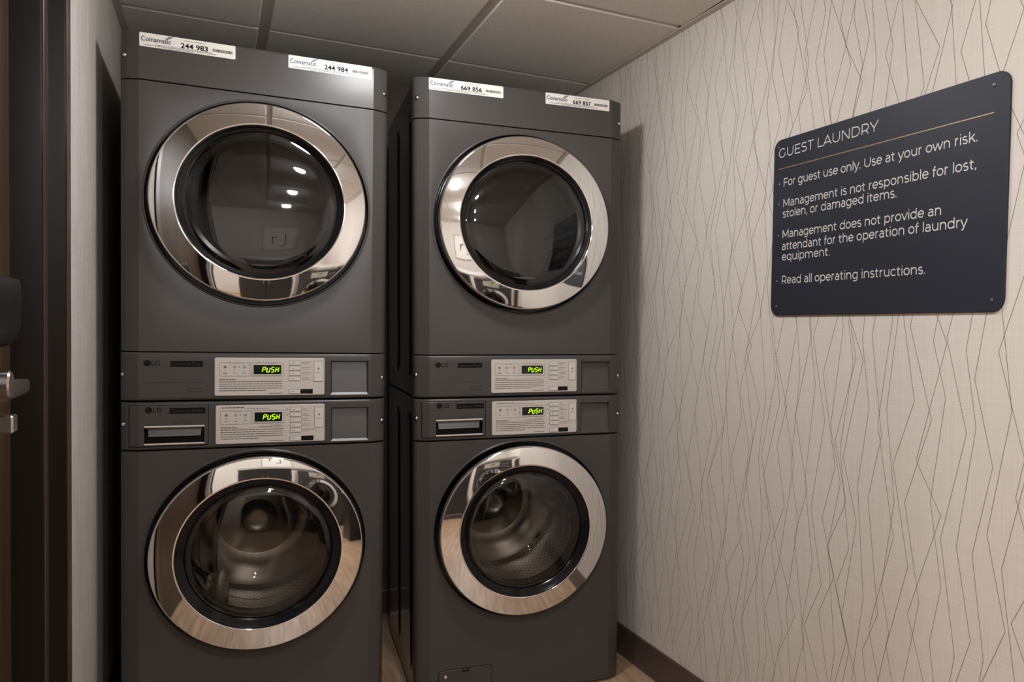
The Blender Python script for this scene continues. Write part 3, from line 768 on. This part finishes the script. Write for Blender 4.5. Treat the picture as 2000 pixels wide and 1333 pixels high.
def washer(du, seed, notch, lift=(0, 0)):
    t = empty('washing_machine')
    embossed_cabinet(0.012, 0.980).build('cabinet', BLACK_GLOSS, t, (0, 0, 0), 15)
    zc = 0.5510
    merge(front_with_hole(0.0065, 0.8470, zc, 0.2855).build('front_panel', GRAPHITE, t))
    dx0, dx1, dz0, dz1 = -0.3215, -0.1315 + du * 0.8, 0.8585, 0.9725
    cx0, cx1, cz0, cz1 = 0.1860 + du * 0.7, 0.2915 + du * 0.5, 0.8575, 0.9575
    fascia(t, 0.8505, 0.9810, [(dx0, dx1, dz0, dz1, 1), (cx0, cx1, cz0, cz1)])
    coin_plate(t, cx0, cx1, cz0, cz1)
    control_panel(t, 'washer', du, seed)
    # detergent drawer: follows the folded corner of the fascia
    a, b, c, d = dx0 + 0.0016, dx1 - 0.0016, dz0 + 0.0018, dz1 - 0.0014
    hx0, hx1, hz0, hz1 = -0.2845 + du * 0.6, -0.1420 + du * 0.8, 0.8650, 0.9120
    us = sorted(set([u for u in us_with([]) if a < u < b] + [a, a + 0.0015, hx0, hx1, b - 0.0015, b])); zs = [c, c + 0.0015, hz0, hz1, d - 0.0015, d]
    m = MB()
    def dv(u, z):
        e = min(u - a, b - u, z - c, d - z); return prof_v(u) - 0.0012 + (0.0012 if e < 0.0007 else 0.0)
    sheet(m, us, zs, dv, lambda u, z: hx0 < u < hx1 and hz0 < z < hz1)
    ring = [(u, c) for u in us] + [(u, d) for u in us]
    for z in (c, d): m.grid([[(u, dv(u, z), z) for u in us], [(u, 0.02, z) for u in us]])
    for u in (a, b): m.quad((u, dv(u, c), c), (u, 0.03, c), (u, 0.03, d), (u, dv(u, c), d))
    dr = merge(m.build('detergent_drawer', GRAPHITE, t))
    pk = MB(); yb_ = 0.0300
    for z in (hz0, hz1): pk.quad((hx0, -0.001, z), (hx1, -0.001, z), (hx1, yb_, z), (hx0, yb_, z))
    for u in (hx0, hx1): pk.quad((u, -0.001, hz0), (u, yb_, hz0), (u, yb_, hz1), (u, -0.001, hz1))
    pk.rect(hx0, hx1, hz0, hz1, yb_); pk.build('handle_pocket', BLACK_PLASTIC, dr)
    tr = MB(); tr.bbox(hx0 - 0.001, hx1 + 0.001, -0.0050, 0.004, hz1 - 0.001, hz1 + 0.0040, 0.0014)
    tr.bbox(hx0 - 0.001, hx1 + 0.001, -0.0034, 0.004, hz0 - 0.0018, hz0 + 0.0030, 0.0016); tr.build('handle_trim', SILVER_TRIM, dr)
    gp = MB(); gp.grid([[(hx0 + 0.004, 0.0130, hz1 - 0.001), (hx1 - 0.004, 0.0130, hz1 - 0.001)], [(hx0 + 0.008, 0.0105, hz1 - 0.010), (hx1 - 0.008, 0.0105, hz1 - 0.010)], [(hx0 + 0.009, 0.0060, hz1 - 0.0235), (hx1 - 0.009, 0.0060, hz1 - 0.0235)], [(hx0 + 0.009, 0.0048, hz1 - 0.0255), (hx1 - 0.009, 0.0048, hz1 - 0.0255)], [(hx0 + 0.009, 0.018, hz1 - 0.0275), (hx1 - 0.009, 0.018, hz1 - 0.0275)]])
    gp.build('handle_grip', GRIP_GREY, dr)
    emblem(dr, -0.2835 + du * 0.6, -0.2450 + du * 0.6, 0.9593, 0.0172, -0.0013); name_strip(dr, -0.2253 + du * 0.9, -0.1393 + du * 0.9, 0.9486, 0.9645, -0.0013, 'Commercial Washer')
    pl = MB(); put_text(pl, 'Direct Drive', -0.2185 + du * 0.9, 0.9205, 0.0068, -0.0016, 0.048); word_bars(pl, -0.2000 + du * 0.9, -0.1760 + du * 0.9, 0.9310, 0.0013, -0.0016, random.Random(seed), 0.004, 0.008)
    pl.frame(-0.1584 + du * 0.9, -0.1425 + du * 0.9, 0.9165, 0.9300, 0.001, 0.0008, -0.0016, 0.0002, 3); pl.build('printed_lines', INK_FAINT, dr)
    for u, z in ((-0.3345, 0.9210), (0.3325, 0.9148)): screw(t, u, z)
    door(t, zc, 'washer', notch); drum(t, zc, 'washer')
    # service hatch low on the front
    g = MB(); g.plate(-0.2720, -0.1020, 0.0330, 0.1185, 0.010, -0.0004, 0.001, 0.0002); hatch = g.build('service_hatch', BLACK_PLASTIC, t)
    g = MB(); g.plate(-0.2700, -0.1040, 0.0350, 0.1165, 0.009, -0.0026, 0.0024, 0.001); g.build('hatch_cover', GRAPHITE, hatch)
    g = MB(); g.plate(-0.1985, -0.1765, 0.1060, 0.1172, 0.003, -0.0032, 0.001, 0.0006); g.mi = 1; g.plate(-0.1940, -0.1810, 0.1105, 0.1160, 0.002, -0.0040, 0.001, 0.0006); g.build('hatch_latch', [BLACK_PLASTIC, GRAPHITE], hatch)
    g = MB(); g.lathe([(0.0055, -0.0024), (0.0050, -0.0042), (0.003, -0.0050), (0.0, -0.0050)], 18); g.build('hatch_screw', STEEL, hatch, (-0.2500, 0, 0.0975))
    for sx, k in ((-1, lift[0]), (1, lift[1])):
        for y in (0.10, 0.70):
            f = MB(); f.lathe_z([(0.0, k), (0.021, k), (0.022, k + 0.004), (0.020, k + 0.010), (0.009, k + 0.012), (0.008, 0.027), (0.0, 0.027)], 24, sx * 0.28, y); f.build('foot', RUBBER, t)
    return t

def place(o, x, y, yaw, lean, z):
    M = Matrix.Translation((x, y, 0)) @ Matrix.Rotation(yaw, 4, 'Z') @ Matrix.Rotation(lean, 4, 'Y') @ Matrix.Translation((0, 0, z))
    o.matrix_world = M; o.location = M.to_translation(); o.rotation_euler = M.to_euler()

LEFT = (0.111133, 2.661015, -0.025696, 0.00007); RIGHT = (0.891665, 2.628890, -0.066569, -0.0121338)
d1 = dryer(('244 983', '244 984'), 0.0, 11, (-0.2965, -0.0685, 0.0660, 0.2925))
place(d1, *LEFT, 0.983); tag(d1, 'graphite dryer on top of left stack, stickers 244 983 and 244 984', 'dryer', 'dryers stacked on the washers')
d2 = dryer(('669 856', '669 857'), 0.0105, 31, (-0.2990, -0.0690, 0.0690, 0.2890))
place(d2, *RIGHT, 0.983); tag(d2, 'graphite dryer on top of right stack, stickers 669 856 and 669 857', 'dryer', 'dryers stacked on the washers')
w1 = washer(0.0, 51, False)
place(w1, *LEFT, 0.0); tag(w1, 'graphite front-load washer standing under the dryer with stickers 244 983 and 244 984', 'washing machine', 'washers on the floor')
w2 = washer(0.0105, 71, True, (0.0042, -0.0035))
place(w2, *RIGHT, 0.0); tag(w2, 'graphite front-load washer under the 669 856 dryer, its small hatch at floor level', 'washing machine', 'washers on the floor')

# ------------------------------------------------------------------ room shell
def struct(mb, name, m, label, cat, parent=None):
    o = mb.build(name, m, parent)
    if not parent: tag(o, label, cat, None, 'structure')
    return o
b = MB(); b.box(LOBBY - 0.1, 1.75, FRONT - 0.15, BACK + 0.15, -0.08, 0.0); struct(b, 'floor', OAK, 'light oak plank floor under the machines', 'floor')
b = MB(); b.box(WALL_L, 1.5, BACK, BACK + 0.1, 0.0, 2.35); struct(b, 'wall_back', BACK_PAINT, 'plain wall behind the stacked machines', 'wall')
b = MB(); b.box(LOBBY - 0.1, 1.6, FRONT - 0.1, FRONT, 0.0, 2.35); struct(b, 'wall_front', PLASTER, 'pale wall opposite the machines', 'wall')
# right wall with zigzag line wallpaper
b = MB(); T = 0.1
ya, yb = FRONT - 0.1, BACK + 0.1
P = [(wall_r(ya), ya), (wall_r(yb), yb), (wall_r(yb) + T, yb), (wall_r(ya) + T, ya)]
b.quad(*[(x, y, 0.0) for x, y in P]); b.quad(*[(x, y, 2.35) for x, y in P])
for k in range(4):
    (x0, y0), (x1, y1) = P[k], P[(k + 1) % 4]; b.quad((x0, y0, 0), (x1, y1, 0), (x1, y1, 2.35), (x0, y0, 2.35))
b.mi = 1
rng = random.Random(7)
y = -0.9
while y < BACK + 0.1:
    z = rng.uniform(0.02, 0.16); side = rng.choice((-1, 1)); pts = []
    amp = rng.uniform(0.020, 0.055)
    while z < 2.2:
        pts.append((y + side * amp * rng.uniform(0.35, 1.0), z)); side = -side
        z += rng.uniform(0.10, 0.27)
    pts.append((y, 2.2)); hwid = 0.00075
    for (p0, q0), (p1, q1) in zip(pts, pts[1:]):
        L = math.hypot(p1 - p0, q1 - q0); ny, nz = (q1 - q0) / L * hwid, -(p1 - p0) / L * hwid
        b.quad(*[(wall_r(yy) - 0.0003, yy, zz) for yy, zz in ((p0 - ny, q0 - nz), (p0 + ny, q0 + nz), (p1 + ny, q1 + nz), (p1 - ny, q1 - nz))])
    y += rng.uniform(0.021, 0.042)
struct(b, 'wall_right', [LINEN_R, LINE], 'beige linen wallpaper wall with thin zigzag lines', 'wall')
# left wall in two pieces either side of the doorway (one object)
b = MB(); YF = 2.2426; DX = -0.3708
b.box(WALL_L - 0.18, WALL_L, YF - 0.006, BACK, 0.0, 2.35)
b.box(LOBBY - 0.1, WALL_L, 0.90, 1.03, 0.0, 2.35)
b.box(LOBBY - 0.1, LOBBY, FRONT, 0.90, 0.0, 2.35)
b.box(WALL_L - 0.18, WALL_L, 1.00, YF - 0.006, 2.25, 2.35)
struct(b, 'wall_left', LINEN_L, 'narrow linen wallpaper strip between door frame and left machines', 'wall')
# stepped metal door frame (far jamb, near jamb) and door slab
b = MB()
X1, X2, X3 = -0.283, -0.3167, DX; YB, YC = 2.1857, 2.1381
def jamb(far):
    prof = [(X1, YF), (X1, YB + 0.004), (X1 - 0.001, YB + 0.001), (X1 - 0.004, YB), (X2 + 0.004, YB), (X2 + 0.001, YB - 0.001), (X2, YB - 0.004), (X2, YC + 0.004), (X2 - 0.001, YC + 0.001), (X2 - 0.004, YC), (X3 - 0.06, YC), (X3 - 0.06, YF)]
    pr = prof if far else [(x, 3.17 - y_) for x, y_ in prof]
    b.grid([[(x, y_, z) for x, y_ in pr] for z in (0.0, 2.185)], True)
jamb(True); jamb(False)
fr1 = struct(b, 'trim_1', FRAME_P, 'dark bronze stepped steel door frame at the left edge', 'door frame')
b = MB(); b.bbox(X2 - 0.001, X2 + 0.0022, YC + 0.006, YB - 0.005, 0.0, 2.18, 0.001); b.build('seal_strip', LIT_LEDGE, fr1)  # grazing light on the inner ledge, painted as a lighter strip
b = MB(); b.bbox(X1 - 0.001, X1 + 0.0015, YB + 0.006, YF - 0.003, 0.0, 2.18, 0.0007); b.build('edge_strip', LIT_LEDGE, fr1)  # the same painted light along the frame's outer face
b = MB(); b.box(DX - 0.045, DX, 3.17 - YC + 0.003, YC - 0.003, 0.008, 2.19); dd = b.build('door_1', DOOR_LAM); tag(dd, 'brown laminate door with lever and black lock in the left wall', 'door', None, 'structure')
# lever, reader and latch are carried by the door
k = MB(); k.bbox(DX, DX + 0.006, 1.80, 1.872, 0.98, 1.155, 0.002)
lock = k.build('lock_plate', SATIN, dd)
k = MB(); HYL, HZL = 1.862, 1.0785
rows = []
for r, x in ((0.0, DX + 0.072), (0.021, DX + 0.072), (0.0235, DX + 0.069), (0.0235, DX + 0.03), (0.027, DX + 0.012), (0.030, DX + 0.004)):
    rows.append([(x, HYL - 0.13 + max(r, 1e-5) * math.cos(2 * PI * q / 32), 1.088 + max(r, 1e-5) * math.sin(2 * PI * q / 32)) for q in range(32)])
k.grid(rows, True); k.build('lever_hub', SATIN, dd)
k = MB()
sec = [(1.735, 0.012, 0.019), (1.78, 0.011, 0.018), (1.84, 0.010, 0.0155), (1.90, 0.008, 0.0135), (1.935, 0.006, 0.012), (1.945, 0.003, 0.009)]
rows = []
for yy, hx, hz in sec:
    cx_ = DX + 0.058; cz_ = 1.078 - (yy - 1.735) * 0.02
    rows.append([(cx_ + hx * math.copysign(abs(math.cos(2 * PI * q / 24)) ** 0.6, math.cos(2 * PI * q / 24)), yy, cz_ + hz * math.copysign(abs(math.sin(2 * PI * q / 24)) ** 0.6, math.sin(2 * PI * q / 24))) for q in range(24)])
k.grid(rows, True); k.quad(*rows[0]); k.quad(*rows[-1]); k.build('lever', SATIN, dd)
k = MB(); rows = []
for zz, ins in ((1.148, 0.020), (1.152, 0.012), (1.162, 0.006), (1.185, 0.001), (1.24, 0.0), (1.262, 0.001), (1.267, 0.003), (1.269, 0.007)):
    x0_, x1_, y0_, y1_ = DX, DX + 0.058 - ins, 1.66 + ins, 1.915 - ins; r = 0.016
    ring = [(x0_, y0_)]
    for q in range(7):
        a = math.radians(-90 + 15 * q); ring.append((x1_ - r + r * math.cos(a), y0_ + r + r * math.sin(a)))
    for q in range(7):
        a = math.radians(15 * q); ring.append((x1_ - r + r * math.cos(a), y1_ - r + r * math.sin(a)))
    ring.append((x0_, y1_)); rows.append([(x, yy, zz) for x, yy in ring])
k.grid(rows, True); k.quad(*rows[0]); k.quad(*rows[-1]); k.build('lock_reader', BLACK_PLASTIC, dd)
k = MB(); k.bbox(DX + 0.040, DX + 0.070, 1.752, 1.790, 1.0040, 1.0350, 0.003); k.bbox(DX, DX + 0.045, 1.760, 1.782, 1.010, 1.030, 0.003); k.build('thumb_turn', SATIN, dd)

# baseboards
b = MB(); H = 0.1067
pf = [(0.0, 0.0), (0.014, 0.0), (0.0085, 0.008), (0.0065, 0.016), (0.006, H - 0.004), (0.004, H - 0.001), (0.0, H)]
b.grid([[(wall_r(yy) - dx, yy, z) for dx, z in pf] for yy in (FRONT, BACK)]); struct(b, 'baseboard_right', BASE, 'dark brown vinyl baseboard along the right wall', 'baseboard')
b = MB(); b.grid([[(x, BACK - dx, z) for dx, z in pf] for x in (WALL_L, 1.33)]); struct(b, 'baseboard_back', BASE, 'dark baseboard along the wall behind the machines', 'baseboard')
b = MB()
for s0, s1 in ((YF + 0.001, BACK),): b.grid([[(WALL_L + dx, yy, z) for dx, z in pf] for yy in (s0, s1)])
struct(b, 'baseboard_left', BASE, 'dark baseboard along the left wall strip', 'baseboard')

# ceiling: tegular tiles in a metal grid
GX = [-2.888, -2.283, -1.678, -1.073, -0.468, 0.137, 0.742, 1.347, 1.952]; GY = [-4.22, -3.48, -2.74 + 0.0, -2.0, -1.26, -0.52, 0.22, 0.96, 1.70, 2.442, 3.18, 3.92]
b = MB(); xr = 1.5
ZG = CEIL + 0.005
def tile(x0, x1, y0, y1):
    g = 0.0165; x0 += g; x1 -= g; y0 += g - 0.004; y1 -= g - 0.004
    if x1 - x0 < 0.02: return
    c = 0.003
    rng_o = [(x0, y0), (x1, y0), (x1, y1), (x0, y1)]; rng_i = [(x0 + c, y0 + c), (x1 - c, y0 + c), (x1 - c, y1 - c), (x0 + c, y1 - c)]
    b.grid([[(x, y_, ZG + 0.004) for x, y_ in rng_o], [(x, y_, CEIL + c) for x, y_ in rng_o], [(x, y_, CEIL) for x, y_ in rng_i]], True)
    b.quad(*[(x, y_, CEIL) for x, y_ in rng_i])
for i in range(len(GX) - 1):
    for j in range(len(GY) - 1): tile(GX[i], min(GX[i + 1], 1.95), GY[j], GY[j + 1])
b.mi = 0; b.box(-3.0, 2.1, -4.4, 4.1, ZG + 0.10, ZG + 0.15)
struct(b, 'ceiling', TILE, 'off-white suspended ceiling of textured tiles', 'ceiling')
b = MB()
for x in GX: b.box(x - 0.018, x + 0.018, -4.2, 3.9, ZG, ZG + 0.03)
for y_ in GY: b.box(-2.9, 1.95, y_ - 0.014, y_ + 0.014, ZG + 0.0004, ZG + 0.03)
struct(b, 'trim_2', GRID, 'grey metal grid between the ceiling tiles', 'ceiling grid')
b = MB(); pr = [(0.0, CEIL + 0.02), (0.0, CEIL - 0.004), (0.022, CEIL - 0.004), (0.022, CEIL - 0.001), (0.002, CEIL - 0.001)]
b.grid([[(wall_r(yy) - dx, yy, z) for dx, z in pr] for yy in (FRONT, BACK)]); struct(b, 'trim_3', GRID, 'metal wall angle where ceiling meets right wall', 'ceiling trim')
b = MB(); b.grid([[(WALL_L + dx, yy, z) for dx, z in pr] for yy in (YF, BACK)]); struct(b, 'trim_4', GRID, 'metal wall angle where ceiling meets left wall', 'ceiling trim')

# ------------------------------------------------------------------ ceiling lamps
for k, (x, y_, wt) in enumerate(LAMPS):
    t = empty('ceiling_light', (x, y_, CEIL)); tag(t, ['white dome light on the ceiling just in front of the machines', 'white dome ceiling light in the middle of the room', 'white dome ceiling light above the folding counter', 'white dome ceiling light by the far wall opposite',
      'white dome ceiling light in the lobby beside the door wall', 'white dome ceiling light in the middle of the lobby', 'white dome ceiling light at the far end of the lobby'][k], 'ceiling light', 'dome ceiling lights')
    q = 1.0 if k == 0 else 0.62
    def sc(pr): return [(r * q, z * q) for r, z in pr]
    m = MB(); m.lathe_z(sc([(0.118, 0.0), (0.120, -0.004), (0.120, -0.014), (0.117, -0.018), (0.108, -0.018)]), 64); m.build('lamp_base', LAMP_TRIM, t)
    m = MB(); m.lathe_z(sc([(0.109, -0.017), (0.107, -0.030), (0.099, -0.046), (0.082, -0.060), (0.056, -0.070), (0.028, -0.075), (0.0, -0.0765)]), 48); m.build('dome', LENSES[k], t)  # dome added to the downlight so it also lights the ceiling sideways

# ------------------------------------------------------------------ wall sign
SY, SZ0, SZ1, SL = 1.9320, 1.2515, 1.7295, 0.7700
yaw = math.atan2(-0.0228358, 1.0)
sg = empty('wall_sign', (wall_r(SY), SY, 0.0), (0, 0, -PI / 2 - yaw)); tag(sg, 'slate wall sign reading GUEST LAUNDRY on the zigzag wallpaper', 'sign')
# sign-local: x runs along the wall towards the camera, -y faces the room
m = MB(); m.plate(0.0, SL, SZ0, SZ1, 0.028, -0.0065, 0.0062, 0.0007); m.build('panel', SIGN, sg)
YT = -0.0068
def letters(name, rows_, mt):
    mb = MB()
    for body, s0, s1, z, cap, wgt in rows_: stroke_text(mb, body, s0, z, cap, s1 - s0, YT, wgt)
    return mb.build(name, mt, sg)
letters('heading', [('GUEST LAUNDRY', 0.0200, 0.4060, 1.6800, 0.0250, 0.0026)], SIGN_TEXT)
m = MB(); m.rect(0.0222, 0.7333, 1.6492, 1.6512, YT); m.build('rule_line', GOLD, sg)
BUL = 0.0225; CAP = 0.0215; WG = 0.0026
letters('notice_text', [('\u00b7', BUL, BUL + 0.010, 1.6050, CAP, 0.0034), ('For guest use only. Use at your own risk.', 0.0445, 0.6960, 1.6005, CAP, WG)], SIGN_TEXT)
letters('notice_text', [('\u00b7', BUL, BUL + 0.010, 1.5505, CAP, 0.0034), ('Management is not responsible for lost,', 0.0445, 0.6950, 1.5450, CAP, WG), ('stolen, or damaged items.', 0.0445, 0.4720, 1.5160, CAP, WG)], SIGN_TEXT)
letters('notice_text', [('\u00b7', BUL, BUL + 0.010, 1.4655, CAP, 0.0034), ('Management does not provide an', 0.0445, 0.6060, 1.4610, CAP, WG), ('attendant for the operation of laundry', 0.0445, 0.6755, 1.4285, CAP, WG), ('equipment.', 0.0460, 0.2455, 1.4000, CAP, WG)], SIGN_TEXT)
letters('notice_text', [('\u00b7', BUL, BUL + 0.010, 1.3410, CAP, 0.0034), ('Read all operating instructions.', 0.0465, 0.5650, 1.3370, CAP, WG)], SIGN_TEXT)
for s, z in ((0.0210, 1.7085), (0.7320, 1.7055), (0.7420, 1.2750), (0.0270, 1.2755)):
    m = MB(); m.lathe([(0.0042, 0.0), (0.0040, -0.0012), (0.0028, -0.0020), (0.0, -0.0022)], 16); m.build('screw', SIGN_SCREW, sg, (s, -0.0066, z))

# ------------------------------------------------------------------ opposite side of the room (seen only in the chrome and glass)
CF = -1.75
ct = empty('laundry_counter', (0.55, CF + 0.35, 0)); tag(ct, 'folding counter with dark cabinet against the wall opposite', 'counter')
m = MB(); m.bbox(-0.82, 0.84, -0.42, 0.40, 1.02, 1.06, 0.004); m.build('worktop', STONE, ct)
m = MB(); m.bbox(-0.80, -0.03, -0.33, 0.36, 0.09, 1.018, 0.003); m.build('cabinet', DARK_LAM, ct)
for k in range(2):
    m = MB(); m.bbox(-0.79 + 0.38 * k, -0.42 + 0.38 * k, 0.361, 0.379, 0.11, 1.0, 0.003); dr = m.build('cabinet_door', DARK_LAM, ct)
    x = -0.45 if k == 0 else -0.375
    m = MB(); m.tube([(x, 0.379, 0.75), (x, 0.405, 0.76), (x, 0.405, 0.90), (x, 0.379, 0.91)], 0.005); m.build('handle', SATIN, dr)
w3 = washer(0.0, 91, False); place(w3, 0.96, CF + 0.74, PI, 0.0, 0.0)
tag(w3, 'graphite front-load washer under the counter opposite, visible only as a reflection', 'washing machine', 'washers on the floor')
pc = empty('framed_picture', (0.42, FRONT, 1.25)); tag(pc, 'wood framed print with black strokes above the opposite counter', 'picture')
m = MB(); m.frame(-0.36, 0.36, -0.02, 0.62, 0.003, 0.025, -0.025, 0.024, 3); fr = m.build('frame', OAK_FRAME, pc, (0, 0, 0), 22, (0, 0, PI))
m = MB(); m.rect(-0.345, 0.345, 0.0, 0.60, -0.012); m.build('print', PAPER, pc, (0, 0, 0), 22, (0, 0, PI))
m = MB(); m.rect(-0.10, -0.075, 0.12, 0.46, -0.0125); m.rect(-0.10, 0.03, 0.12, 0.145, -0.0125); m.rect(0.09, 0.18, 0.36, 0.385, -0.0125); m.rect(0.155, 0.18, 0.22, 0.385, -0.0125)
m.build('strokes', INK, pc, (0, 0, 0), 22, (0, 0, PI))
tb = empty('trash_bin', (1.19, 0.05, 0)); tag(tb, 'tall black plastic bin standing against the right wall', 'bin')
m = MB()
def rr(cx_, cy_, a, bb, r, z): return [(cx_ + sx * (a - r) + r * math.cos(math.radians(a0 + 15 * q)), cy_ + sy * (bb - r) + r * math.sin(math.radians(a0 + 15 * q)), z) for sx, sy, a0 in ((1, 1, 0), (-1, 1, 90), (-1, -1, 180), (1, -1, 270)) for q in range(7)]
rows = [rr(0, 0, 0.13, 0.17, 0.03, 0.0), rr(0, 0, 0.15, 0.20, 0.03, 0.60), rr(0, 0, 0.155, 0.205, 0.03, 0.605), rr(0, 0, 0.155, 0.205, 0.03, 0.63), rr(0, 0, 0.145, 0.195, 0.03, 0.63), rr(0, 0, 0.125, 0.165, 0.03, 0.02)]
m.grid(rows, True); m.quad(*rows[0]); m.quad(*rows[-1]); m.build('bin_body', BIN, tb)
